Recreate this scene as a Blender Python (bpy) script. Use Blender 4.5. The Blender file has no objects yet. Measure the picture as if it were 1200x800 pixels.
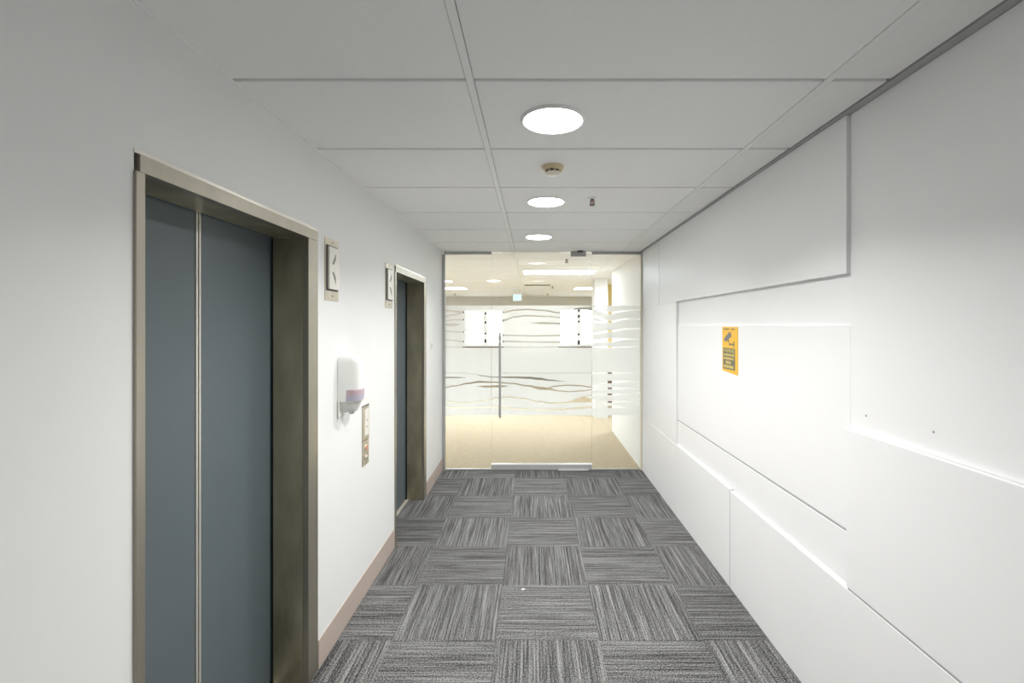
import bpy, bmesh, math, random
from mathutils import Vector, Matrix
random.seed(4)
SC = bpy.context.scene
COL = SC.collection
F, CX, CY, CH = 550.0, 624.5, 381.0, 1.6        # focal length in px, vanishing point, eye height
CEIL = 2.412
GY = 5.2                                          # glass partition
WL, WR = -1.0, 1.229                              # corridor wall faces
RX0, RX1, RY1 = -7.0, 3.2, 13.5                   # room beyond the glass
BACK = -3.2

# ------------------------------------------------------------------ materials
def mat(name, col, rough=0.5, metal=0.0, spec=0.5, var=0.0, scale=8.0, stretch=(1, 1, 1), bump=0.0, col2=None, coat=0.0):
    m = bpy.data.materials.new(name); m.use_nodes = True
    nt = m.node_tree; b = nt.nodes['Principled BSDF']
    b.inputs['Base Color'].default_value = (*col, 1)
    b.inputs['Roughness'].default_value = rough
    b.inputs['Metallic'].default_value = metal
    b.inputs['Specular IOR Level'].default_value = spec
    if coat: b.inputs['Coat Weight'].default_value = coat
    tc = nt.nodes.new('ShaderNodeTexCoord'); mp = nt.nodes.new('ShaderNodeMapping')
    mp.inputs['Scale'].default_value = stretch
    nt.links.new(tc.outputs['Object'], mp.inputs['Vector'])
    n = nt.nodes.new('ShaderNodeTexNoise'); n.inputs['Scale'].default_value = scale
    n.inputs['Detail'].default_value = 5
    nt.links.new(mp.outputs[0], n.inputs['Vector'])
    if var or col2:
        r = nt.nodes.new('ShaderNodeValToRGB')
        r.color_ramp.elements[0].position = 0.3; r.color_ramp.elements[1].position = 0.7
        a = col2 if col2 else tuple(c * (1 - var) for c in col)
        r.color_ramp.elements[0].color = (*a, 1); r.color_ramp.elements[1].color = (*col, 1)
        nt.links.new(n.outputs['Fac'], r.inputs['Fac']); nt.links.new(r.outputs[0], b.inputs['Base Color'])
    if bump:
        bp = nt.nodes.new('ShaderNodeBump'); bp.inputs['Strength'].default_value = bump
        bp.inputs['Distance'].default_value = 0.002
        nt.links.new(n.outputs['Fac'], bp.inputs['Height']); nt.links.new(bp.outputs[0], b.inputs['Normal'])
    return m

def emit(name, col, s):
    m = bpy.data.materials.new(name); m.use_nodes = True
    nt = m.node_tree; nt.nodes.clear()
    e = nt.nodes.new('ShaderNodeEmission'); e.inputs['Color'].default_value = (*col, 1); e.inputs['Strength'].default_value = s
    o = nt.nodes.new('ShaderNodeOutputMaterial'); nt.links.new(e.outputs[0], o.inputs[0])
    return m

M = {}
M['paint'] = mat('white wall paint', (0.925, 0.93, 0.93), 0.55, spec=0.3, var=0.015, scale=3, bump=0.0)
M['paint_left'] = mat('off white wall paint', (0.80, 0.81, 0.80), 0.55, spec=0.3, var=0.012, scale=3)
M['panel'] = mat('white lacquered panel', (0.92, 0.92, 0.925), 0.42, spec=0.4, var=0.012, scale=2)
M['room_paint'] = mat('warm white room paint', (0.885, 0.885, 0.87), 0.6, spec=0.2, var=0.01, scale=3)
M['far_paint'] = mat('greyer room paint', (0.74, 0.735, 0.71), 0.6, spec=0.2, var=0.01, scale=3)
M['tile'] = mat('ceiling tile', (0.95, 0.95, 0.945), 0.8, spec=0.2, var=0.02, scale=60, bump=0.05)
M['tbar'] = mat('white grid metal', (0.92, 0.92, 0.91), 0.5, spec=0.3)
M['tee'] = mat('recessed grid metal', (0.62, 0.62, 0.61), 0.6, spec=0.3)
M['angle'] = mat('grey wall angle and joint shade', (0.46, 0.465, 0.465), 0.5, metal=0.0)
M['steel'] = mat('brushed stainless face', (0.43, 0.405, 0.335), 0.36, metal=0.85, var=0.12, scale=14, stretch=(1, 1, 0.12), bump=0.02)
M['steel_dark'] = mat('tarnished stainless reveal', (0.62, 0.575, 0.42), 0.34, metal=0.7, scale=5, stretch=(1, 1, 0.35), col2=(0.25, 0.22, 0.145))
M['steel_edge'] = mat('bright edge steel', (0.78, 0.75, 0.68), 0.3, metal=0.6)
M['leaf'] = mat('blue grey powder coat', (0.112, 0.140, 0.153), 0.38, spec=0.5, var=0.05, scale=5)
M['dark'] = mat('dark gap', (0.02, 0.02, 0.02), 0.8)
M['skirt'] = mat('taupe vinyl skirting', (0.50, 0.42, 0.37), 0.5, spec=0.3, var=0.04, scale=4)
M['alu'] = mat('anodised aluminium', (0.50, 0.50, 0.49), 0.35, metal=0.6)
M['alu_light'] = mat('satin aluminium rail', (0.66, 0.66, 0.66), 0.35, metal=0.4)
M['plastic'] = mat('white plastic', (0.82, 0.83, 0.80), 0.35, spec=0.5)
M['cream'] = mat('cream plastic', (0.72, 0.58, 0.38), 0.45)
M['cream_pale'] = mat('pale cream plastic', (0.80, 0.76, 0.66), 0.4)
M['plate'] = mat('brushed plate', (0.56, 0.51, 0.41), 0.35, metal=0.6, var=0.1, scale=25, stretch=(1, 1, 0.1))
M['display'] = mat('indicator face', (0.78, 0.76, 0.69), 0.35)
M['ink'] = mat('dark marking', (0.13, 0.125, 0.11), 0.5)
M['arrow'] = mat('grey arrow mark', (0.24, 0.235, 0.20), 0.5)
M['taupe'] = mat('taupe skirting', (0.33, 0.30, 0.26), 0.5)
M['charcoal'] = mat('charcoal trim', (0.07, 0.07, 0.07), 0.5)
M['lilac'] = mat('lilac label', (0.70, 0.69, 0.78), 0.4)
M['pink'] = mat('pink label', (0.78, 0.64, 0.69), 0.4)
M['clear_grey'] = mat('translucent grey plastic', (0.78, 0.78, 0.75), 0.25)
M['yellow'] = mat('yellow sign face', (0.93, 0.53, 0.03), 0.45)
M['yellow_text'] = mat('yellow lettering', (0.85, 0.66, 0.16), 0.5)
M['sign_grey'] = mat('dark sign block', (0.17, 0.155, 0.10), 0.5)
M['sign_cam'] = mat('grey camera picture', (0.20, 0.19, 0.21), 0.5)
M['red'] = mat('orange red button', (0.75, 0.22, 0.08), 0.4)
M['bulb'] = mat('red glass bulb', (0.6, 0.15, 0.1), 0.2)
M['brown'] = mat('brown timber', (0.17, 0.10, 0.07), 0.5, var=0.2, scale=10)
M['warm_lit_wall'] = mat('warm lit wall tint', (0.80, 0.64, 0.28), 0.6)  # yellow of the warm light is put into the wall colour
M['lint'] = mat('white lint', (0.9, 0.9, 0.88), 0.9)
M['tan'] = mat('tan loop carpet', (0.445, 0.375, 0.27), 0.95, spec=0.05, scale=45, stretch=(0.25, 1, 1), col2=(0.375, 0.31, 0.22), bump=0.3)
M['lamp_disc'] = emit('lamp diffuser', (1.0, 0.99, 0.97), 20.0)
M['fill_lamp_disc'] = emit('added fill lamp diffuser', (1.0, 0.99, 0.97), 6.0)
M['troffer'] = emit('fluorescent diffuser', (0.92, 1.0, 1.09), 14.6)
M['exit'] = emit('exit panel', (0.72, 0.97, 0.93), 0.85)
M['hole'] = mat('screw hole', (0.3, 0.3, 0.3), 0.8)

def carpet_mat():
    m = bpy.data.materials.new('grey striped carpet tiles'); m.use_nodes = True
    nt = m.node_tree; N = nt.nodes; L = nt.links; b = N['Principled BSDF']
    b.inputs['Roughness'].default_value = 0.95; b.inputs['Specular IOR Level'].default_value = 0.05
    TX, TY, X0, Y0 = 0.528, 0.506, -0.189, 2.385
    tc = N.new('ShaderNodeTexCoord'); s = N.new('ShaderNodeSeparateXYZ'); L.new(tc.outputs['Object'], s.inputs[0])
    def ma(op, a, c=None, d=None):
        n = N.new('ShaderNodeMath'); n.operation = op
        for i, v in enumerate((a, c, d)):
            if v is None: continue
            if isinstance(v, (int, float)): n.inputs[i].default_value = v
            else: L.new(v, n.inputs[i])
        return n.outputs[0]
    u = ma('DIVIDE', ma('SUBTRACT', s.outputs[0], X0), TX)
    v = ma('DIVIDE', ma('SUBTRACT', s.outputs[1], Y0), TY)
    iu, iv = ma('FLOOR', u), ma('FLOOR', v)
    fu, fv = ma('SUBTRACT', u, iu), ma('SUBTRACT', v, iv)
    par = ma('FLOORED_MODULO', ma('ADD', iu, iv), 2.0)           # 0: stripes run across, 1: stripes run along
    inv = ma('SUBTRACT', 1.0, par)
    across = ma('ADD', ma('MULTIPLY', par, fu), ma('MULTIPLY', inv, fv))
    along = ma('ADD', ma('MULTIPLY', par, fv), ma('MULTIPLY', inv, fu))
    seed = ma('ADD', ma('MULTIPLY', iu, 7.31), ma('MULTIPLY', iv, 13.17))
    def noise(sa, sl, off, detail, rough=0.6):
        c = N.new('ShaderNodeCombineXYZ')
        L.new(ma('MULTIPLY', across, sa), c.inputs[0]); L.new(ma('MULTIPLY', along, sl), c.inputs[1])
        L.new(ma('ADD', seed, off), c.inputs[2])
        n = N.new('ShaderNodeTexNoise'); n.inputs['Scale'].default_value = 1.0
        n.inputs['Detail'].default_value = detail; n.inputs['Roughness'].default_value = rough
        L.new(c.outputs[0], n.inputs['Vector']); return n.outputs['Fac']
    a = noise(58, 0.8, 0.0, 3)
    bn = noise(100, 2.2, 3.3, 3)
    cn = noise(170, 85, 9.1, 2)
    f = ma('ADD', ma('ADD', ma('MULTIPLY', a, 0.55), ma('MULTIPLY', bn, 0.35)), ma('MULTIPLY', cn, 0.30))
    sp = N.new('ShaderNodeTexNoise'); sp.inputs['Scale'].default_value = 170.0; sp.inputs['Detail'].default_value = 1.0
    L.new(tc.outputs['Object'], sp.inputs['Vector'])
    f = ma('ADD', f, ma('MULTIPLY', ma('SUBTRACT', sp.outputs['Fac'], 0.5), 0.75))
    r = N.new('ShaderNodeValToRGB'); e = r.color_ramp.elements
    e[0].position = 0.44; e[0].color = (0.014, 0.014, 0.016, 1)
    e[1].position = 0.78; e[1].color = (0.33, 0.328, 0.325, 1)
    k = e.new(0.59); k.color = (0.112, 0.111, 0.110, 1)
    L.new(f, r.inputs['Fac'])
    # fine dark joint between tiles
    du = ma('MULTIPLY', ma('MINIMUM', fu, ma('SUBTRACT', 1.0, fu)), TX)
    dv = ma('MULTIPLY', ma('MINIMUM', fv, ma('SUBTRACT', 1.0, fv)), TY)
    j = ma('LESS_THAN', ma('MINIMUM', du, dv), 0.0012)
    wn = N.new('ShaderNodeTexWhiteNoise'); wn.noise_dimensions = '2D'
    cc = N.new('ShaderNodeCombineXYZ'); L.new(iu, cc.inputs[0]); L.new(iv, cc.inputs[1]); L.new(cc.outputs[0], wn.inputs['Vector'])
    gain = ma('MULTIPLY', ma('ADD', 0.9, ma('MULTIPLY', wn.outputs['Value'], 0.2)), ma('SUBTRACT', 1.0, ma('MULTIPLY', j, 0.22)))
    mx = N.new('ShaderNodeVectorMath'); mx.operation = 'SCALE'
    L.new(r.outputs[0], mx.inputs[0]); L.new(gain, mx.inputs['Scale']); L.new(mx.outputs[0], b.inputs['Base Color'])
    bp = N.new('ShaderNodeBump'); bp.inputs['Strength'].default_value = 0.4; bp.inputs['Distance'].default_value = 0.003
    L.new(f, bp.inputs['Height']); L.new(bp.outputs[0], b.inputs['Normal'])
    return m
M['carpet'] = carpet_mat()

def glass_mat():
    m = bpy.data.materials.new('clear glass'); m.use_nodes = True
    nt = m.node_tree; N = nt.nodes; N.clear()
    t = N.new('ShaderNodeBsdfTransparent'); t.inputs['Color'].default_value = (0.975, 0.985, 0.975, 1)
    g = N.new('ShaderNodeBsdfGlossy'); g.inputs['Roughness'].default_value = 0.0
    fr = N.new('ShaderNodeFresnel'); fr.inputs['IOR'].default_value = 1.3
    mx = N.new('ShaderNodeMixShader'); o = N.new('ShaderNodeOutputMaterial')
    nt.links.new(fr.outputs[0], mx.inputs[0]); nt.links.new(t.outputs[0], mx.inputs[1]); nt.links.new(g.outputs[0], mx.inputs[2])
    nt.links.new(mx.outputs[0], o.inputs[0]); return m
M['glass'] = glass_mat()

def film_mat():
    m = bpy.data.materials.new('frosted film'); m.use_nodes = True
    nt = m.node_tree; N = nt.nodes; N.clear()
    d = N.new('ShaderNodeBsdfDiffuse'); d.inputs['Color'].default_value = (0.97, 0.97, 0.97, 1)
    tl = N.new('ShaderNodeBsdfTranslucent'); tl.inputs['Color'].default_value = (0.98, 0.98, 0.98, 1)
    tr = N.new('ShaderNodeBsdfTransparent')
    a = N.new('ShaderNodeMixShader'); a.inputs[0].default_value = 0.55
    c = N.new('ShaderNodeMixShader'); c.inputs[0].default_value = 0.05
    o = N.new('ShaderNodeOutputMaterial')
    nt.links.new(d.outputs[0], a.inputs[1]); nt.links.new(tl.outputs[0], a.inputs[2])
    nt.links.new(a.outputs[0], c.inputs[1]); nt.links.new(tr.outputs[0], c.inputs[2]); nt.links.new(c.outputs[0], o.inputs[0])
    return m
M['film'] = film_mat()

# ------------------------------------------------------------------ mesh helpers
def box(bm, x0, x1, y0, y1, z0, z1, bev=0.0):
    t = bmesh.new()
    bmesh.ops.create_cube(t, size=1.0)
    for v in t.verts:
        v.co = Vector(((x0 + x1) / 2 + v.co.x * (x1 - x0), (y0 + y1) / 2 + v.co.y * (y1 - y0), (z0 + z1) / 2 + v.co.z * (z1 - z0)))
    if bev > 0:
        bmesh.ops.bevel(t, geom=list(t.edges), offset=bev, segments=2, affect='EDGES', profile=0.5)
    me = bpy.data.meshes.new('tmp'); t.to_mesh(me); t.free(); bm.from_mesh(me); bpy.data.meshes.remove(me)
    return bm

def lathe(bm, prof, origin=(0, 0, 0), axis='z', seg=48):
    """revolve (radius, height) pairs about an axis through origin"""
    rings = []
    for r, h in prof:
        ring = []
        for i in range(seg):
            a = 2 * math.pi * i / seg
            if axis == 'z': p = (origin[0] + r * math.cos(a), origin[1] + r * math.sin(a), origin[2] + h)
            elif axis == 'x': p = (origin[0] + h, origin[1] + r * math.cos(a), origin[2] + r * math.sin(a))
            else: p = (origin[0] + r * math.cos(a), origin[1] + h, origin[2] + r * math.sin(a))
            ring.append(bm.verts.new(p))
        rings.append(ring)
    for k in range(len(rings) - 1):
        for i in range(seg):
            bm.faces.new((rings[k][i], rings[k][(i + 1) % seg], rings[k + 1][(i + 1) % seg], rings[k + 1][i]))
    if prof[0][0] > 1e-5: bm.faces.new(rings[0])
    if prof[-1][0] > 1e-5: bm.faces.new(rings[-1])
    return bm

def loft(bm, sections):
    rings = [[bm.verts.new(p) for p in s] for s in sections]
    n = len(rings[0])
    for k in range(len(rings) - 1):
        for i in range(n):
            bm.faces.new((rings[k][i], rings[k][(i + 1) % n], rings[k + 1][(i + 1) % n], rings[k + 1][i]))
    bm.faces.new(rings[0]); bm.faces.new(rings[-1])
    return bm

def prism(bm, pts, d):
    """closed outline of 3D points extruded by vector d"""
    a = [bm.verts.new(p) for p in pts]; b = [bm.verts.new(Vector(p) + Vector(d)) for p in pts]
    bm.faces.new(a); bm.faces.new(list(reversed(b))); n = len(a)
    for i in range(n): bm.faces.new((a[i], a[(i + 1) % n], b[(i + 1) % n], b[i]))
    return bm

def obj(name, bm, m, parent=None, smooth=False, world=True):
    bmesh.ops.recalc_face_normals(bm, faces=list(bm.faces))
    me = bpy.data.meshes.new(name); bm.to_mesh(me); bm.free()
    me.materials.append(M[m] if isinstance(m, str) else m)
    if smooth:
        for p in me.polygons: p.use_smooth = True
        try: me.set_sharp_from_angle(angle=math.radians(38))
        except Exception: pass
    o = bpy.data.objects.new(name, me); COL.objects.link(o)
    if parent:
        o.parent = parent; me.transform(Matrix.Translation(-root_loc(parent)))
    return o

def root_loc(p):
    while p.parent: p = p.parent
    return Vector(p.location)

def B(*a, **k): return box(bmesh.new(), *a, **k)

def thing(name, label, cat, loc, group=None):
    o = bpy.data.objects.new(name, None); COL.objects.link(o); o.location = loc
    o.empty_display_size = 0.05
    o['label'] = label; o['category'] = cat
    if group: o['group'] = group
    return o

def struct(o):
    o['kind'] = 'structure'; return o

def dup(root, delta, label):
    r = root.copy(); COL.objects.link(r); r.location = root.location + Vector(delta); r['label'] = label
    for ch in [c for c in root.children]:
        c = ch.copy(); COL.objects.link(c); c.parent = r
        for g in ch.children:
            d = g.copy(); COL.objects.link(d); d.parent = c
    return r

def PX(px, Y): return (px - CX) / F * Y
def PZ(py, Y): return CH - (py - CY) / F * Y

# ------------------------------------------------------------------ floors
struct(obj('floor', B(-1.4, 1.4, BACK, GY, -0.05, 0.0), 'carpet'))
struct(obj('floor', B(RX0, RX1, GY, RY1, -0.05, 0.0), 'tan'))

# ------------------------------------------------------------------ ceiling: tiles with a recessed grid
def ceiling(x0, x1, y0, y1, name):
    TXW, TYD, XO, YO = 1.190, 0.6075, -0.209, 1.556
    e = bmesh.new()
    xs = [x0] + [XO + k * TXW for k in range(-8, 6) if x0 + 0.06 < XO + k * TXW < x1 - 0.06] + [x1]
    ys = [y0] + [YO + k * TYD for k in range(-10, 24) if y0 + 0.03 < YO + k * TYD < y1 - 0.03] + [y1]
    for i in range(len(xs) - 1):
        for j in range(len(ys) - 1):
            gx0 = 0.014 if i > 0 else 0.0
            gx1 = 0.014 if i < len(xs) - 2 else 0.0
            gy0 = 0.009 if j > 0 else 0.0
            gy1 = 0.009 if j < len(ys) - 2 else 0.0
            box(e, xs[i] + gx0, xs[i + 1] - gx1, ys[j] + gy0, ys[j + 1] - gy1, CEIL, CEIL + 0.02, bev=0.003)
    c = struct(obj(name, e, 'tile'))
    g = bmesh.new()
    for x in xs[1:-1]: box(g, x - 0.012, x + 0.012, y0, y1, CEIL - 0.001, CEIL + 0.015)
    obj('grid_runner', g, 'tbar', c)
    g = bmesh.new()
    box(g, x0 - 0.3, x1 + 0.3, y0 - 0.1, y1 + 0.1, CEIL + 0.022, CEIL + 0.05)
    for y in ys[1:-1]: box(g, x0, x1, y - 0.011, y + 0.011, CEIL + 0.009, CEIL + 0.0205)
    obj('cross_tee', g, 'tee', c)
    return c
cl = ceiling(WL, 1.180, BACK, GY - 0.0, 'ceiling')
cr = ceiling(RX0, RX1, GY + 0.001, RY1, 'ceiling')
struct(obj('trim_1', B(1.187, WR, BACK, GY, CEIL - 0.002, CEIL + 0.021), 'angle'))
struct(obj('trim_2', B(WL, WL + 0.008, BACK, GY - 0.01, CEIL - 0.004, CEIL - 0.0005), 'tbar'))

# ------------------------------------------------------------------ elevators
EY = 1.174; EW = 1.004                        # near end of the first frame, overall width
EO0, EO1 = EY + 0.028, EY + 0.906              # opening
EH, EHO = 2.045, 1.988
DX = -1.166                                    # face of the door leaves
OFF = 2.213

# left wall with two openings
w = bmesh.new()
zc = CEIL + 0.02
x0, x1 = -1.152, WL
ends = [BACK]
for o_ in (0, OFF): ends += [EY + o_ + 0.002, EY + EW + o_ - 0.002]
ends.append(GY)
for i in range(0, len(ends), 2): box(w, x0, x1, ends[i], ends[i + 1], 0, zc)
for o_ in (0, OFF): box(w, x0, x1, EY + o_ + 0.002, EY + EW + o_ - 0.002, EH - 0.002, zc)
box(w, -1.40, -1.34, BACK, GY, 0, zc)
box(w, -1.34, -1.152, GY - 0.05, GY, 0, zc); box(w, -1.34, -1.152, BACK, BACK + 0.05, 0, zc)
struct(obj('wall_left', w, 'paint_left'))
# skirting
s = bmesh.new()
for a, c in ((BACK, EY - 0.004), (EY + EW + 0.004, EY + OFF - 0.004), (EY + EW + OFF + 0.004, GY - 0.035)):
    box(s, WL, WL + 0.005, a, c, 0.0, 0.135, bev=0.0015)
struct(obj('baseboard_left', s, 'skirt'))

def elevator(label):
    t = thing('elevator_door', label, 'elevator', (DX, EY + EW / 2, 0), 'elevator doors in the left wall')
    y0, y1 = EY, EY + EW
    p = WL + 0.008                                 # proud of the wall
    # head of the frame: outer bead and inner flat face
    h = bmesh.new(); box(h, WL - 0.02, p, y0 + 0.012, y1 - 0.028, EHO, EH - 0.012, bev=0.0015)
    hd = obj('frame_head', h, 'steel', t)
    obj('head_bead', B(WL - 0.02, p - 0.005, y0, y1, EH - 0.0115, EH, bev=0.001), 'steel_edge', hd)
    st = obj('frame_stile', B(WL - 0.02, p, y0, EO0, 0.002, EHO, bev=0.0015), 'steel', t)
    st = bmesh.new(); box(st, WL - 0.02, p - 0.002, EO1, y1 - 0.04, 0.002, EHO, bev=0.0015)
    fs = obj('frame_stile', st, 'steel', t)
    obj('stile_bead', B(WL - 0.02, p - 0.005, y1 - 0.039, y1, 0.002, EH - 0.012, bev=0.001), 'steel', fs)
    # reveal
    for ya, yb in ((EO0 - 0.02, EO0), (EO1, EO1 + 0.02)):
        obj('jamb', B(-1.152, WL - 0.0205, ya, yb, 0.002, EHO, bev=0.001), 'steel_dark', t)
    obj('soffit', B(-1.152, WL - 0.0205, EO0, EO1, EHO + 0.001, EHO + 0.02, bev=0.001), 'steel_dark', t)
    ym = 1.632
    for sgn, ya, yb in ((-1, EO0 - 0.06, ym - 0.002), (1, ym + 0.002, EO1 + 0.06)):
        lf = obj('door_leaf', B(DX - 0.028, DX, ya, yb, 0.012, EHO + 0.05, bev=0.001), 'leaf', t)
        e = ym - 0.0115 if sgn < 0 else ym + 0.003
        obj('edge_strip', B(DX - 0.01, DX + 0.004, e, e + 0.0085, 0.012, EHO + 0.049, bev=0.001), 'steel_edge', lf)
    sl = bmesh.new(); box(sl, DX - 0.03, DX + 0.028, EO0 - 0.02, EO1 + 0.0, 0.0005, 0.006, bev=0.001)
    for k in range(2): box(sl, DX + 0.008 + k * 0.01, DX + 0.012 + k * 0.01, EO0, EO1, 0.006, 0.0085)
    obj('sill', sl, 'steel_edge', t)
    return t
el = elevator('nearer closed elevator door, blue grey, in the left wall beside the soap dispenser')
dup(el, (0, OFF, 0), 'farther elevator door, narrow in view, by the glass partition end of the left wall')

# ------------------------------------------------------------------ lift lanterns and call panel
def lantern(label):
    ya, yb, za, zb = 2.25, 2.407, 1.720, 2.025
    t = thing('elevator_indicator', label, 'elevator indicator', (WL, (ya + yb) / 2, za), 'elevator direction indicators')
    X = WL
    obj('plate', B(X, X + 0.003, ya, yb, za, zb, bev=0.001), 'plate', t)
    y0, y1, z0, z1 = 2.273, 2.392, 1.777, 1.984
    fr = bmesh.new()
    box(fr, X + 0.003, X + 0.006, y0 - 0.008, y1 + 0.001, z0 - 0.008, z1 + 0.008, bev=0.001)
    obj('display_surround', fr, 'charcoal', t)
    d = obj('display', B(X + 0.006, X + 0.016, y0, y1, z0, z1, bev=0.002), 'display', t)
    ym = (y0 + y1) / 2
    for nm, zc_, s in (('up_arrow', 1.925, 1), ('down_arrow', 1.836, -1)):
        a = bmesh.new(); xx = X + 0.0158
        prism(a, [(xx, ym - 0.032, zc_ - s * 0.026), (xx, ym + 0.010, zc_ + s * 0.030), (xx, ym + 0.010, zc_ - s * 0.002), (xx, ym - 0.012, zc_ - s * 0.026)], (0.0012, 0, 0))
        obj(nm, a, 'arrow', d)
    for zz in (za + 0.024, zb - 0.016):
        obj('screw', lathe(bmesh.new(), [(0.0045, 0), (0.0045, 0.0012), (0.0025, 0.002)], (X + 0.003, ym, zz), 'x', 14), 'ink', t, True)
    return t
la = lantern('steel elevator direction indicator between the nearer elevator and soap dispenser')
dup(la, (0, 0.925, 0), 'steel elevator direction indicator left of the farther elevator frame')

ya, yb, za, zb = 2.743, 2.850, 0.770, 1.119
t = thing('elevator_call_panel', 'narrow steel elevator call panel below the soap dispenser', 'call panel', (WL, (ya + yb) / 2, za))
obj('lower_plate', B(WL, WL + 0.004, ya, yb, za, 0.917, bev=0.001), 'plate', t)
obj('upper_plate', B(WL, WL + 0.006, ya, yb, 0.922, zb, bev=0.001), 'plate', t)
obj('joint', B(WL, WL + 0.002, ya, yb, 0.917, 0.922), 'charcoal', t)
obj('top_edge', B(WL, WL + 0.006, ya, yb, zb + 0.0005, zb + 0.006), 'charcoal', t)
w_ = obj('window', B(WL + 0.006, WL + 0.008, ya + 0.028, yb - 0.012, 0.945, zb - 0.018, bev=0.001), 'display', t)
for zz in (1.035, 0.995):
    obj('marking', lathe(bmesh.new(), [(0.008, 0), (0.008, 0.0006)], (WL + 0.008, (ya + yb) / 2 + 0.01, zz), 'x', 16), 'plate', w_)
c = (ya + yb) / 2
rb = obj('call_button', lathe(bmesh.new(), [(0.019, 0), (0.019, 0.002), (0.015, 0.004)], (WL + 0.004, c, 0.872), 'x', 24), 'steel_edge', t, True)
obj('button_light', lathe(bmesh.new(), [(0.013, 0), (0.011, 0.0025)], (WL + 0.008, c, 0.872), 'x', 20), 'red', rb, True)
kb = obj('key_switch', lathe(bmesh.new(), [(0.015, 0), (0.015, 0.006), (0.012, 0.008)], (WL + 0.004, c, 0.815), 'x', 24), 'steel_edge', t, True)
obj('keyhole', B(WL + 0.012, WL + 0.0125, c - 0.009, c + 0.009, 0.806, 0.815), 'ink', kb)

# small plate on the wall end
t = thing('wall_switch', 'tiny grey push plate between the farther elevator and the glass', 'switch', (WL, 4.60, 1.36))
obj('plate', B(WL, WL + 0.006, 4.57, 4.64, 1.355, 1.44, bev=0.002), 'plastic', t)
obj('rocker', B(WL + 0.006, WL + 0.011, 4.588, 4.622, 1.375, 1.42, bev=0.002), 'alu_light', t)

# ------------------------------------------------------------------ soap dispenser
def dsec(z, w, d, yc, n=28, ex=3.2):
    """D-shaped section: flat at the wall, rounded in front"""
    pts = []
    for i in range(n + 1):
        a = -math.pi / 2 + math.pi * i / n
        ca, sa = math.cos(a), math.sin(a)
        pts.append((WL + 0.004 + d * abs(ca) ** (2 / ex), yc + w / 2 * math.copysign(abs(sa) ** (2 / ex), sa), z))
    return pts
yc = 2.458
t = thing('soap_dispenser', 'white plastic soap dispenser with lilac label on the left wall', 'soap dispenser', (WL, yc, 1.14))
obj('back_plate', B(WL, WL + 0.004, yc - 0.058, yc + 0.058, 1.125, 1.435, bev=0.0015), 'plastic', t)
prof = [(1.207, 0.112, 0.098), (1.25, 0.118, 0.103), (1.33, 0.120, 0.106), (1.405, 0.118, 0.105), (1.428, 0.112, 0.098), (1.438, 0.098, 0.084)]
obj('cover', loft(bmesh.new(), [dsec(z, w2, d2, yc) for z, w2, d2 in prof]), 'plastic', t, True)
obj('lower_cover', loft(bmesh.new(), [dsec(z, w2, d2, yc, ex=2.4) for z, w2, d2 in ((1.148, 0.05, 0.062), (1.152, 0.062, 0.074), (1.18, 0.092, 0.088), (1.2065, 0.110, 0.097))]), 'clear_grey', t, True)
obj('nozzle', lathe(bmesh.new(), [(0.012, 0), (0.014, -0.008), (0.008, -0.012)], (WL + 0.052, yc, 1.148), 'z', 18), 'plastic', t, True)
lb = bmesh.new()
for za_, zb_, mm in ((1.212, 1.240, 'lilac'), (1.2405, 1.268, 'pink')):
    l = bmesh.new(); inn, out = [], []
    for z in (za_, zb_):
        s1 = dsec(z, 0.1195, 0.1055, yc)[2:26]
        out.append([l.verts.new(p) for p in s1])
    for i in range(len(out[0]) - 1): l.faces.new((out[0][i], out[0][i + 1], out[1][i + 1], out[1][i]))
    bmesh.ops.solidify(l, geom=list(l.faces), thickness=0.0015)
    obj('label_strip', l, mm, t, True)
lb.free()
obj('lever', B(WL + 0.004, WL + 0.012, yc - 0.066, yc - 0.058, 1.12, 1.215, bev=0.002), 'clear_grey', t)

# ------------------------------------------------------------------ right wall and its stepped panels
wr = struct(obj('wall_right', B(WR, WR + 0.12, BACK, GY, 0, CEIL + 0.02), 'paint'))
YS, YD, YC0 = 1.806, 3.955, 4.49                   # vertical joints
EYE = 1.6
def pan(proj, y0, y1, z0, z1, bev=0.0015, name='panel'):
    return obj(name, B(WR - proj, WR, y0, y1, z0, z1, bev=bev), 'panel', wr)
GE = GY - 0.045
def reveal(y0, y1, z0, z1, p=0.003): obj('gap_shade_strip', B(WR - p, WR, y0, y1, z0, z1), 'angle', wr)  # grey strips nearly flush in the panel joints, painting the shade of the gaps
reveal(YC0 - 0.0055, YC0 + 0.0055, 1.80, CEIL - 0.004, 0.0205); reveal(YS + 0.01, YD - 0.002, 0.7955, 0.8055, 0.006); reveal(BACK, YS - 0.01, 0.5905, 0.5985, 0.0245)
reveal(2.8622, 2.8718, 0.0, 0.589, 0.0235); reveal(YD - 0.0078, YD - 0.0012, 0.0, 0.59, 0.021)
pan(0.023, YS, YC0 - 0.006, 1.800, CEIL - 0.003)      # large upper panel
pan(0.0225, YC0 + 0.006, GE, 1.800, CEIL - 0.003)             # small upper panel at the glass
pan(0.022, YD, GE, 0.593, 1.7995)                     # tall panel by the glass
pan(0.008, YS, YD - 0.001, 0.806, EYE)                # panel carrying the sign
pan(0.009, YS, YD - 0.001, 0.605, 0.795)              # narrow strip below it
pan(0.027, BACK, YS - 0.004, 0.599, 1.203)            # nearest mid panel
pan(0.008, BACK, YS - 0.0005, 1.204, CEIL - 0.003)     # nearest upper panel
pan(0.0245, YD - 0.001, GE, 0.0, 0.591)                # low panel by the glass
pan(0.026, 2.872, YD - 0.008, 0.0, 0.599)             # low middle panel
pan(0.0265, BACK, 2.862, 0.0, 0.590)                   # low near panel
h = bmesh.new()
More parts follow.
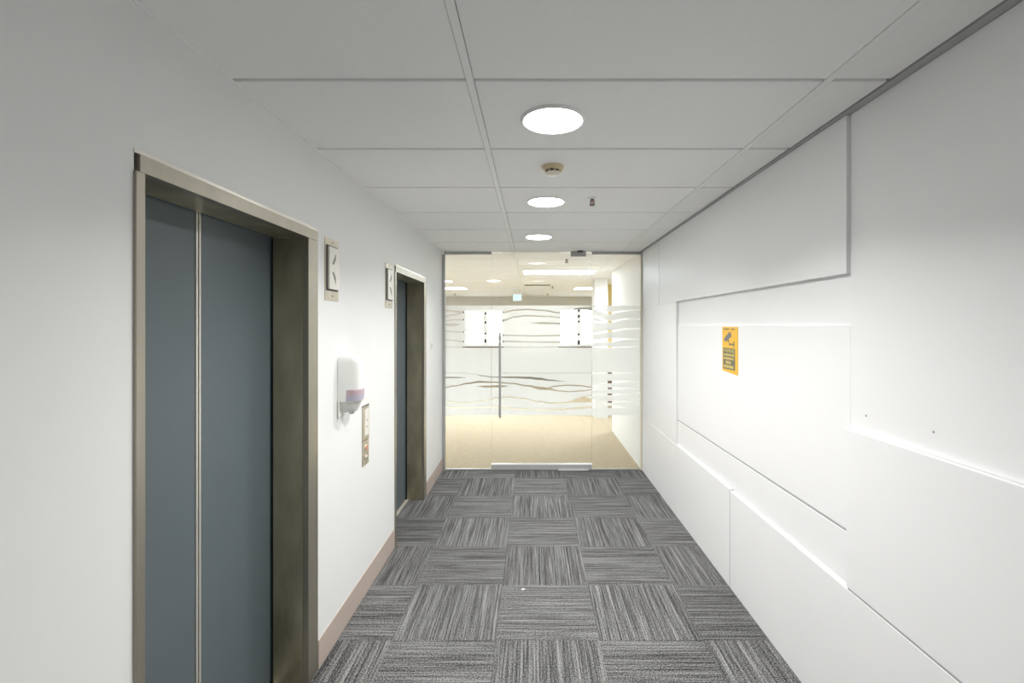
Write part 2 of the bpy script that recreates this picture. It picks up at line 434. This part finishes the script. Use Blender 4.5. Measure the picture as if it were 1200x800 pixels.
for px, py in ((1015, 487), (1094, 506)):
    Y = F * (WR - 0.008) / (px - CX)
    lathe(h, [(0.004, 0), (0.003, -0.0008)], (WR - 0.008, Y, PZ(py, Y)), 'x', 12)
obj('screw_hole', h, 'hole', wr)

# ------------------------------------------------------------------ warning sign
SX = WR - 0.008
sy0, sy1 = F * SX / (865 - CX), F * SX / (847 - CX)      # near, far
sz1 = PZ(383, sy0) ; sz0 = PZ(440, sy0)
W_, H_ = sy1 - sy0, sz1 - sz0
t = thing('warning_sign', 'yellow camera warning sign on the white right wall', 'sign', (SX, (sy0 + sy1) / 2, sz0))
def SP(u, v, d=0.0):      # u: 0 left (far) .. 1 right (near);  v: 0 bottom .. 1 top
    return Vector((SX - 0.0025 - d, sy1 - u * W_, sz0 + v * H_))
pl = obj('plate', prism(bmesh.new(), [(SX, sy1, sz0 + 0.012), (SX, sy1 - W_ * 0.6, sz0 + 0.004), (SX, sy0, sz0), (SX, sy0, sz1), (SX, sy1, sz1)], (-0.0025, 0, 0)), 'yellow', t)
def srect(bm, u0, u1, v0, v1, d): prism(bm, [SP(u0, v0, d), SP(u1, v0, d), SP(u1, v1, d), SP(u0, v1, d)], (-0.0004, 0, 0))
k = bmesh.new(); srect(k, 0.06, 0.84, 0.085, 0.545, 0); obj('text_panel', k, 'sign_grey', t)
def text(body, u0, u1, v0, v1, m, name, d):
    cu = bpy.data.curves.new('tmp', 'FONT'); cu.body = body; cu.align_x = 'LEFT'
    to = bpy.data.objects.new('tmp', cu); COL.objects.link(to)
    bpy.context.view_layer.update()
    me = bpy.data.meshes.new_from_object(to.evaluated_get(bpy.context.evaluated_depsgraph_get()))
    bpy.data.objects.remove(to)
    xs = [v.co.x for v in me.vertices]; ys = [v.co.y for v in me.vertices]
    bx0, bx1, by0, by1 = min(xs), max(xs), min(ys), max(ys)
    for v in me.vertices:
        a = (v.co.x - bx0) / (bx1 - bx0); b_ = (v.co.y - by0) / (by1 - by0)
        v.co = SP(u0 + a * (u1 - u0), v0 + b_ * (v1 - v0), d)
    me.materials.clear(); me.materials.append(M[m]); me.name = name
    o = bpy.data.objects.new(name, me); COL.objects.link(o); o.parent = t
    me.transform(Matrix.Translation(-root_loc(t)))
    return o
text('WARNING', 0.10, 0.80, 0.45, 0.53, 'yellow_text', 'lettering', 0.0006)
k = bmesh.new()                                    # lines too fine to read: strokes only
for v0, v1, ua, ub in ((0.375, 0.42, 0.11, 0.79), (0.295, 0.345, 0.11, 0.79), (0.205, 0.265, 0.24, 0.62), (0.115, 0.175, 0.11, 0.79)):
    u = ua
    while u < ub - 0.03:
        wd = random.choice((0.03, 0.04, 0.05)); srect(k, u, min(u + wd, ub), v0, v1, 0.0004); u += wd + 0.022
obj('fine_print', k, 'yellow_text', t)
u = 0.08
for i in range(14):
    if i not in (7, 8): obj('header_letter', (lambda kk: (srect(kk, 0.08 + i * 0.055, 0.115 + i * 0.055, 0.935, 0.965, 0), kk)[1])(bmesh.new()), 'ink', t)
def spoly(pts, m, name):
    kk = bmesh.new(); prism(kk, [SP(u, v, 0) for u, v in pts], (-0.0004, 0, 0)); return obj(name, kk, m, t)
spoly([(0.10, 0.735), (0.17, 0.69), (0.24, 0.675), (0.62, 0.80), (0.56, 0.875), (0.48, 0.895)], 'sign_cam', 'camera_picture')
k = bmesh.new()
prism(k, [SP(*p, 0) for p in ((0.36, 0.71), (0.43, 0.735), (0.46, 0.69), (0.40, 0.665))], (-0.0004, 0, 0))
srect(k, 0.46, 0.52, 0.60, 0.66, 0); srect(k, 0.52, 0.74, 0.615, 0.645, 0); srect(k, 0.74, 0.79, 0.575, 0.70, 0)
obj('bracket_picture', k, 'ink', t)

# ------------------------------------------------------------------ glass partition
GT = 0.010
def interp(pts, x):
    if x < pts[0][0] or x > pts[-1][0]: return None
    for a, b in zip(pts, pts[1:]):
        if a[0] <= x <= b[0]:
            f = (x - a[0]) / max(1e-6, b[0] - a[0]); f2 = f * f * (3 - 2 * f)
            return [a[i] + (b[i] - a[i]) * f2 for i in range(1, len(a))]
# clear waves cut out of the film: x, y, clear height (photo pixels at the glass plane)
SL = [
 [(518, 363.4, 1.6), (543, 365.6, 2.0), (568, 367.2, 2.4), (590, 365.8, 1.8), (604, 363.2, 1.6), (617, 362.3, 1.5), (636, 363.4, 1.5), (655, 366.4, 1.5), (678, 364, 2.0), (697, 361.2, 2.4), (714, 366.5, 2.2), (735, 364, 2), (755, 363, 2)],
 [(518, 371.5, 1.4), (530, 369, 1.5), (545, 366, 1.5)],
 [(665, 363.5, 0.4), (682, 361.2, 2.2), (698, 360.4, 2.6), (712, 361, 0.3)],
 [(518, 376.5, 1.4), (532, 374.6, 1.4), (545, 374.5, 1.6), (568, 377.6, 2.6), (588, 375.6, 2.0), (604, 371.2, 1.6), (617, 369.7, 1.5), (640, 370.6, 1.4), (655, 372, 1.6), (678, 370.6, 3.4), (697, 371, 2.4), (714, 377, 2.0), (735, 373.5, 2.4), (755, 373, 2.4)],
 [(518, 380.2, 2.2), (530, 380.4, 3.2), (542, 380, 0.2)],
 [(622, 378.0, 0.4), (636, 378.6, 2.6), (658, 379, 2.0), (678, 376.7, 1.8), (700, 377.5, 1.6), (716, 377, 1.4)],
 [(518, 388, 1.4), (543, 389, 1.4), (568, 390.6, 2.0), (590, 392.6, 1.6), (625, 393.4, 1.4), (655, 393.1, 1.5), (678, 391.6, 2.0), (697, 390.5, 1.8), (714, 388, 2.0), (735, 385.5, 2.2), (755, 385, 2.2)],
 [(518, 397.6, 1.6), (530, 398.6, 1.4), (543, 400.2, 1.8), (568, 399.4, 4.0), (590, 400.0, 1.8), (625, 400.6, 1.2), (655, 401, 1.6), (678, 401.2, 5.0), (697, 399.6, 3.0), (714, 398.5, 4.2), (735, 397, 2.4), (755, 397, 2.2)],
 [(518, 406.6, 0.9), (543, 406.6, 1.0), (549, 406.6, 1.5), (583, 406.6, 1.5), (591, 406.6, 0.9), (655, 406.6, 0.9), (697, 406.6, 1.4), (755, 406.4, 1.2)],
 [(518, 436.8, 1.0), (543, 437.0, 0.8), (556, 438.4, 0.9), (566, 440.4, 1.0), (577, 441.8, 1.0), (600, 442.0, 2.0), (620, 442.6, 2.6), (632, 443.8, 2.8), (645, 445.4, 1.6), (664, 447, 0.2)],
 [(586, 437.2, 0.3), (592, 437.1, 1.5), (597, 437.1, 0.9), (650, 437.1, 0.9), (697, 437.1, 0.9), (714, 437, 1.6), (755, 437, 1.0)],
 [(518, 442.2, 1.7), (535, 442.2, 1.4), (546, 442.6, 0.3)],
 [(518, 454.6, 1.2), (533, 452.2, 1.2), (548, 449.2, 1.6), (562, 447.4, 2.0), (580, 447.8, 1.4), (600, 449.2, 1.4), (618, 452, 1.6), (634, 455, 3.4), (643, 455.6, 2.8), (655, 458.0, 1.3), (668, 458.9, 1.3), (683, 457.8, 1.3), (694, 456.4, 1.2), (714, 455, 1.8), (755, 454, 1.6)],
 [(640, 455, 1.0), (650, 452.4, 1.3), (664, 451.4, 1.3), (680, 451.8, 1.4), (691, 453.4, 1.4), (714, 447.6, 3.0), (755, 446, 1.6)],
 [(557, 452.6, 0.2), (570, 452.8, 2.4), (586, 452.6, 2.6), (597, 452.2, 0.2)],
 [(518, 470.2, 1.2), (538, 471.6, 1.2), (552, 471.4, 1.2), (566, 469.4, 1.3), (582, 466, 1.3), (597, 465.1, 1.2), (613, 466.8, 1.3), (630, 470.4, 1.3), (645, 472.2, 1.3), (660, 472, 1.3), (668, 470.8, 2.2), (676, 469.2, 5.0), (684, 468, 7.6), (690, 469, 5.2), (700, 470.2, 2.6), (714, 471, 1.8), (755, 470, 1.6)],
 [(684, 464.6, 0.8), (697, 462.6, 1.1), (714, 462, 1.8), (755, 461, 1.6)],
 [(518, 477.8, 1.2), (545, 477.9, 1.2), (575, 476.9, 1.2), (600, 478.4, 1.3), (630, 480, 1.4), (655, 479.8, 1.6), (680, 477.8, 1.8), (697, 476.6, 2.0), (714, 476.8, 2.4), (755, 477, 1.6)],
]
FTOP, FBOT = 357.8, 486.6
def film(x0, x1, parent):
    b = bmesh.new(); Yf = GY + GT / 2 + 0.0012; st = 0.5
    x = x0
    while x < x1 - 1e-6:
        xe = min(x + st, x1); xm = (x + xe) / 2
        iv = []
        for s_ in SL:
            r = interp(s_, xm)
            if r and r[1] > 0.05: iv.append((r[0] - r[1] / 2, r[0] + r[1] / 2))
        iv.sort(); top = FTOP
        segs = []
        for a, c_ in iv:
            if a > top: segs.append((top, a))
            top = max(top, c_)
        if top < FBOT: segs.append((top, FBOT))
        for a, c_ in segs:
            b.faces.new([b.verts.new((PX(p, GY), Yf, PZ(q, GY))) for p, q in ((x, a), (xe, a), (xe, c_), (x, c_))])
        x = xe
    return obj('frosted_film', b, 'film', parent)
def pxx(p): return PX(p, GY)
ztop = CEIL - 0.002
def sidelight(label, a, c_, wall_left_side):
    t = thing('glass_sidelight', label, 'glass panel', ((pxx(a) + pxx(c_)) / 2, GY, 0), 'fixed glass panels beside the door')
    xa, xc = pxx(a), pxx(c_)
    obj('pane', B(xa, xc, GY - GT / 2, GY + GT / 2, 0.010, ztop - 0.012, bev=0.001), 'glass', t)
    film(a + 0.1, c_ - 0.1, t)
    obj('top_channel', B(xa, xc, GY - 0.02, GY + 0.02, ztop - 0.028, ztop, bev=0.001), 'alu', t)
    obj('bottom_channel', B(xa, xc, GY - 0.012, GY + 0.012, 0.0, 0.012, bev=0.001), 'alu', t)
    if wall_left_side: obj('side_channel', B(WL + 0.0005, WL + 0.03, GY - 0.03, GY + 0.02, 0.0, ztop - 0.029, bev=0.001), 'alu', t)
    else: obj('side_channel', B(WR - 0.040, WR - 0.001, GY - 0.025, GY + 0.02, 0.0, ztop - 0.029, bev=0.001), 'cream_pale', t)
    return t
sidelight('narrow fixed glass panel left of the glass door', 520.6, 575.7, True)
sidelight('narrow fixed glass panel right of the glass door', 693.9, 750.6, False)

t = thing('glass_door', 'frameless glass door with frosted wave film and tall bar handle', 'door', (pxx(635), GY, 0))
xa, xc = pxx(576.0), pxx(693.6)
obj('pane', B(xa, xc, GY - GT / 2, GY + GT / 2, 0.060, ztop - 0.006, bev=0.001), 'glass', t)
film(576.1, 693.5, t)
r = obj('bottom_rail', B(xa, xc, GY - 0.022, GY + 0.022, 0.004, 0.068, bev=0.002), 'alu_light', t)
obj('rail_cap', B(xa, xc, GY - 0.024, GY - 0.0225, 0.058, 0.0685), 'plastic', r)
obj('loose_strip', B(pxx(654), pxx(689), GY - 0.030, GY - 0.0235, 0.001, 0.012, bev=0.001), 'plastic', r)
hb = bmesh.new(); hx = pxx(586.3); hy = GY - 0.06
lathe(hb, [(0.0, 0), (0.0125, 0.0), (0.0125, 0.925), (0.0, 0.925)], (hx, hy, 0.588), 'z', 20)
hd = obj('bar_handle', hb, 'alu', t, True)
for zz in (0.72, 1.38):
    obj('handle_standoff', lathe(bmesh.new(), [(0.009, 0.0), (0.009, 0.044)], (hx, hy + 0.011, zz), 'y', 16), 'alu', hd, True)
t = thing('magnetic_lock', 'small grey lock box at the ceiling above the glass door', 'lock', (pxx(678), GY - 0.05, 2.35))
obj('body', B(PX(669, 5.14), PX(687, 5.14), GY - 0.06, GY - 0.008, 2.352, CEIL - 0.001, bev=0.003), 'alu', t)
obj('cable_cover', B(PX(677, 5.1), PX(683, 5.1), GY - 0.11, GY - 0.0605, 2.398, CEIL - 0.001, bev=0.002), 'charcoal', t)

# ------------------------------------------------------------------ ceiling fixtures
def light(name, loc, power, col, size, spread, parent):
    l = bpy.data.lights.new(name, 'AREA'); l.shape = 'DISK'; l.size = size; l.energy = power
    l.color = col; l.spread = math.radians(spread)
    o = bpy.data.objects.new(name, l); COL.objects.link(o); o.location = Vector(loc) - root_loc(parent)
    o.parent = parent
    return o
def downlight(x, y, label, power, col=(1, 0.99, 0.97), spread=136, R=0.128, group='corridor downlights', disc='lamp_disc'):
    t = thing('downlight', label, 'ceiling light', (x, y, CEIL), group)
    obj('trim_ring', lathe(bmesh.new(), [(R * 0.90, -0.001), (R * 0.90, -0.009), (R * 0.93, -0.011), (R * 0.98, -0.007), (R, -0.001)], (x, y, CEIL), 'z', 64), 'tbar', t, True)
    obj('diffuser', lathe(bmesh.new(), [(0.0, -0.0045), (R * 0.86, -0.0045), (R * 0.895, -0.002), (0.0, -0.001)], (x, y, CEIL), 'z', 64), disc, t, True)
    light('lamp', (x, y, CEIL - 0.013), power, col, R * 1.7, spread, t)
    return t
PW = 14.0
downlight(0.079, 1.852, 'largest round ceiling downlight, nearest of the row in the corridor', PW * 1.15)
downlight(0.086, 3.072, 'middle round ceiling downlight, just past the smoke detector', PW * 0.85)
downlight(0.052, 4.290, 'small round ceiling downlight closest to the glass door', PW * 0.8)
for yy in (0.63, -1.8):  # lamps out of view, added only to light the corridor
    downlight(0.08, yy, 'added unseen round downlight that fills the corridor with light', PW * (0.17 if yy > 0 else 0.3), disc='fill_lamp_disc')

Y = 2.40
t = thing('smoke_detector', 'cream round smoke detector between the first two downlights', 'smoke detector', (PX(648, Y), Y, CEIL))
o3 = (PX(648, Y), Y, CEIL)
obj('base', lathe(bmesh.new(), [(0.0, 0), (0.055, 0.0), (0.055, -0.010), (0.046, -0.022), (0.0, -0.022)], o3, 'z', 40), 'cream', t, True)
obj('sensor_slots', lathe(bmesh.new(), [(0.0, -0.022), (0.036, -0.022), (0.036, -0.033), (0.0, -0.033)], o3, 'z', 40), 'charcoal', t, True)
rb = bmesh.new()
for i in range(8):
    a = i * math.pi / 4 + 0.2
    cxx, cyy = o3[0] + 0.037 * math.cos(a), o3[1] + 0.037 * math.sin(a)
    box(rb, cxx - 0.004, cxx + 0.004, cyy - 0.004, cyy + 0.004, CEIL - 0.033, CEIL - 0.0215)
obj('rib', rb, 'cream', t)
obj('cap', lathe(bmesh.new(), [(0.0, -0.033), (0.041, -0.033), (0.040, -0.038), (0.028, -0.044), (0.0, -0.045)], o3, 'z', 40), 'cream_pale', t, True)

def sprinkler(x, y, label, dark=True):
    t = thing('sprinkler_head', label, 'sprinkler', (x, y, CEIL), 'ceiling sprinkler heads')
    o_ = (x, y, CEIL)
    obj('escutcheon', lathe(bmesh.new(), [(0.0, 0), (0.030, -0.0005), (0.028, -0.005), (0.014, -0.008), (0.0, -0.008)], o_, 'z', 28), 'tbar', t, True)
    fr = bmesh.new(); lathe(fr, [(0.0, -0.008), (0.011, -0.008), (0.011, -0.020), (0.0, -0.020)], o_, 'z', 18)
    for s_ in (-1, 1): box(fr, x + s_ * 0.011 - 0.003, x + s_ * 0.011 + 0.003, y - 0.003, y + 0.003, CEIL - 0.046, CEIL - 0.018)
    obj('frame', fr, 'ink', t)
    obj('bulb', lathe(bmesh.new(), [(0.0, -0.020), (0.0035, -0.021), (0.0045, -0.032), (0.0035, -0.044), (0.0, -0.045)], o_, 'z', 12), 'bulb', t, True)
    obj('deflector', lathe(bmesh.new(), [(0.0, -0.045), (0.017, -0.045), (0.017, -0.049), (0.0, -0.049)], o_, 'z', 20), 'ink', t, True)
    return t
s0 = sprinkler(PX(694, 2.99), 2.99, 'small sprinkler head right of the middle downlight in the corridor')
for px, Y, lb_ in ((664, 5.75, 'sprinkler head beyond the glass, beside the lock box'), (647.5, 9.7, 'sprinkler head beyond the glass, right of the ceiling vent'),
                   (642, 11.9, 'tiny sprinkler head beyond the glass, right of the exit sign'), (533, 11.9, 'tiny sprinkler head beyond the glass, far left')):
    dup(s0, (PX(px, Y) - s0.location.x, Y - s0.location.y, 0), lb_)

# lint on the carpet
lb_ = bmesh.new(); Y = F * CH / (691 - CY)
for i in range(5):
    a = random.uniform(0, 6.28); lx, ly = PX(613, Y) + random.uniform(-.008, .008), Y + random.uniform(-.006, .006)
    box(lb_, lx - 0.005, lx + 0.005, ly - 0.004, ly + 0.004, 0.0, 0.005, bev=0.0015)
o = obj('lint_scrap', lb_, 'lint', None); o['label'] = 'tiny white scrap of lint on the grey carpet'; o['category'] = 'lint'

# ------------------------------------------------------------------ room beyond the glass
zt = CEIL + 0.02
struct(obj('wall_left_beyond', B(RX0 - 0.1, RX0, GY, RY1, 0, zt), 'room_paint'))
struct(obj('wall_near_beyond', B(RX0, -1.405, GY - 0.1, GY, 0, zt), 'room_paint'))
struct(obj('wall_right_beyond', B(1.20, 1.42, GY + 0.025, 7.12, 0, zt), 'room_paint'))
struct(obj('wall_far_right', B(RX1, RX1 + 0.1, GY, RY1, 0, zt), 'room_paint'))
struct(obj('wall_near_right', B(1.35, RX1, GY - 0.1, GY + 0.02, 0, zt), 'room_paint'))
w = bmesh.new(); box(w, 1.07, 1.287, 8.08, 8.50, 0, zt)
c_ = struct(obj('wall_column', w, 'room_paint'))
obj('plinth', B(1.062, 1.07, 8.075, 8.50, 0, 0.09), 'room_paint', c_)
struct(obj('wall_warm_lit', B(1.30, RX1, 9.3, 9.4, 0, zt), 'warm_lit_wall'))
struct(obj('trim_3', B(1.29, RX1, 9.28, 9.2995, 0, 0.75), 'brown'))
# far wall with windows
wx = [(PX(543, RY1), PX(590, RY1)), (PX(655, RY1), PX(655, RY1) + 1.155), (PX(543, RY1) - 2.7, PX(543, RY1) - 1.55)]
wz0, wz1 = PZ(405.5, RY1), 2.075
w = bmesh.new(); xs = sorted(wx); cur = RX0
for a, b_ in xs:
    box(w, cur, a, RY1, RY1 + 0.2, 0, zt); box(w, a, b_, RY1, RY1 + 0.2, 0, wz0); box(w, a, b_, RY1, RY1 + 0.2, wz1, zt); cur = b_
box(w, cur, RX1, RY1, RY1 + 0.2, 0, zt)
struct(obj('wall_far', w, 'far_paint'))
struct(obj('baseboard_far', B(RX0, RX1, RY1 - 0.02, RY1 - 0.0005, 0, 0.17), 'taupe'))
for i, (a, b_) in enumerate(wx):
    yy = RY1 + 0.02
    fr = bmesh.new(); xm = (a + b_) / 2 + (0.05 if i == 0 else 0.0)
    box(fr, a, a + 0.035, yy, yy + 0.06, wz0, wz1); box(fr, b_ - 0.035, b_, yy, yy + 0.06, wz0, wz1)
    box(fr, a, b_, yy, yy + 0.06, wz1 - 0.03, wz1); box(fr, a, b_, yy, yy + 0.06, wz0, wz0 + 0.03)
    box(fr, xm - 0.04, xm + 0.04, yy - 0.005, yy + 0.07, wz0, wz1)
    wn = struct(obj('window_%d' % (i + 1), fr, 'charcoal'))
    obj('pane', B(a + 0.03, b_ - 0.03, yy + 0.025, yy + 0.031, wz0 + 0.02, wz1 - 0.02), 'glass', wn)
    obj('sill', B(a - 0.02, b_ + 0.02, RY1 - 0.09, RY1 - 0.0005, wz0 - 0.035, wz0 - 0.002, bev=0.003), 'brown', wn)

def troffer(x0, x1, y0, y1, label):
    t = thing('ceiling_light_panel', label, 'ceiling light', ((x0 + x1) / 2, (y0 + y1) / 2, CEIL), 'rectangular lights in the room beyond')
    f_ = bmesh.new()
    for a in ((x0, x1, y0, y0 + 0.02), (x0, x1, y1 - 0.02, y1), (x0, x0 + 0.02, y0 + 0.02, y1 - 0.02), (x1 - 0.02, x1, y0 + 0.02, y1 - 0.02)):
        box(f_, *a, CEIL - 0.008, CEIL - 0.0012)
    obj('frame', f_, 'tbar', t)
    obj('diffuser', B(x0 + 0.02, x1 - 0.02, y0 + 0.02, y1 - 0.02, CEIL - 0.006, CEIL - 0.002), 'troffer', t)
    return t
troffer(-0.16, 0.95, 6.92, 7.45, 'bright rectangular ceiling light beyond the glass, above the door')
troffer(-2.55, -1.45, 9.95, 10.55, 'rectangular ceiling light beyond the glass at far left')
troffer(0.90, 2.05, 10.00, 10.6, 'rectangular ceiling light beyond the glass, left of the column')
troffer(-2.55, -1.45, 7.0, 7.5, 'added unseen rectangular fill light beyond the wall at left')  # this and the next two panels are unseen, added only to light the room
troffer(-4.95, -3.85, 7.0, 7.5, 'added unseen rectangular fill light of the left bay, near row')
troffer(-4.95, -3.85, 10.0, 10.6, 'added unseen rectangular fill light of the left bay, far row')
WC = (0.92, 1.0, 1.10)
for px, Y, lb_ in ((578.5, 8.5, 'small round ceiling light beyond the glass, above the handle'), (523, 8.6, 'small round ceiling light beyond the glass at the left edge')):
    downlight(PX(px, Y), Y, lb_, 25, WC, 160, 0.13, 'round lights in the room beyond')
downlight(1.62, 7.65, 'round ceiling light in the recess behind the right wall', 22, WC, 150, 0.12, 'round lights in the room beyond')

Y = 9.45
t = thing('ceiling_vent', 'brown slotted ceiling vent beyond the glass', 'vent', (PX(630, Y), Y, CEIL))
obj('frame', B(PX(614.5, Y), PX(645, Y), Y - 0.09, Y + 0.09, CEIL - 0.010, CEIL - 0.0015, bev=0.002), 'plate', t)
v = bmesh.new()
for k in range(4): box(v, PX(615.5, Y), PX(644, Y), Y - 0.07 + k * 0.04, Y - 0.05 + k * 0.04, CEIL - 0.012, CEIL - 0.0101)
obj('slats', v, 'ink', t)
Y = 10.6
t = thing('exit_sign', 'small pale green lit exit sign hanging beyond the glass', 'exit sign', (PX(606, Y), Y, 2.2))
xa, xb, za, zb = PX(601, Y), PX(611.5, Y), PZ(352.5, Y), PZ(344.5, Y)
obj('housing', B(xa, xb, Y, Y + 0.03, za, zb, bev=0.003), 'plastic', t)
obj('panel', B(xa + 0.008, xb - 0.008, Y - 0.003, Y - 0.0002, za + 0.008, zb - 0.008), 'exit', t)
for xx in (xa + 0.04, xb - 0.04):
    obj('hanger', B(xx - 0.004, xx + 0.004, Y + 0.011, Y + 0.019, zb, CEIL - 0.0005), 'alu', t)

# ------------------------------------------------------------------ end of the corridor behind the viewpoint
struct(obj('wall_back', B(-1.4, 1.35, BACK - 0.1, BACK, 0, zt), 'paint'))

# ------------------------------------------------------------------ daylight, camera, exposure
wd = bpy.data.worlds.new('daylight'); SC.world = wd; wd.use_nodes = True
bg = wd.node_tree.nodes['Background']; bg.inputs['Color'].default_value = (0.95, 0.98, 1.0, 1); bg.inputs['Strength'].default_value = 5.0
cam = bpy.data.cameras.new('camera'); co = bpy.data.objects.new('camera', cam); COL.objects.link(co)
co.location = (0, 0, CH); co.rotation_euler = (math.radians(90), 0, 0)
cam.sensor_width = 36; cam.lens = F * 36 / 1200
cam.shift_x = -(CX - 600) / 1200; cam.shift_y = (CY - 400) / 1200
cam.clip_start = 0.02
SC.camera = co
SC.view_settings.view_transform = 'Standard'; SC.view_settings.look = 'None'
SC.view_settings.gamma = 1.0; SC.view_settings.use_curve_mapping = False
SC.view_settings.exposure = 0.47
SC.cycles.max_bounces = 14; SC.cycles.diffuse_bounces = 8; SC.cycles.transparent_max_bounces = 16
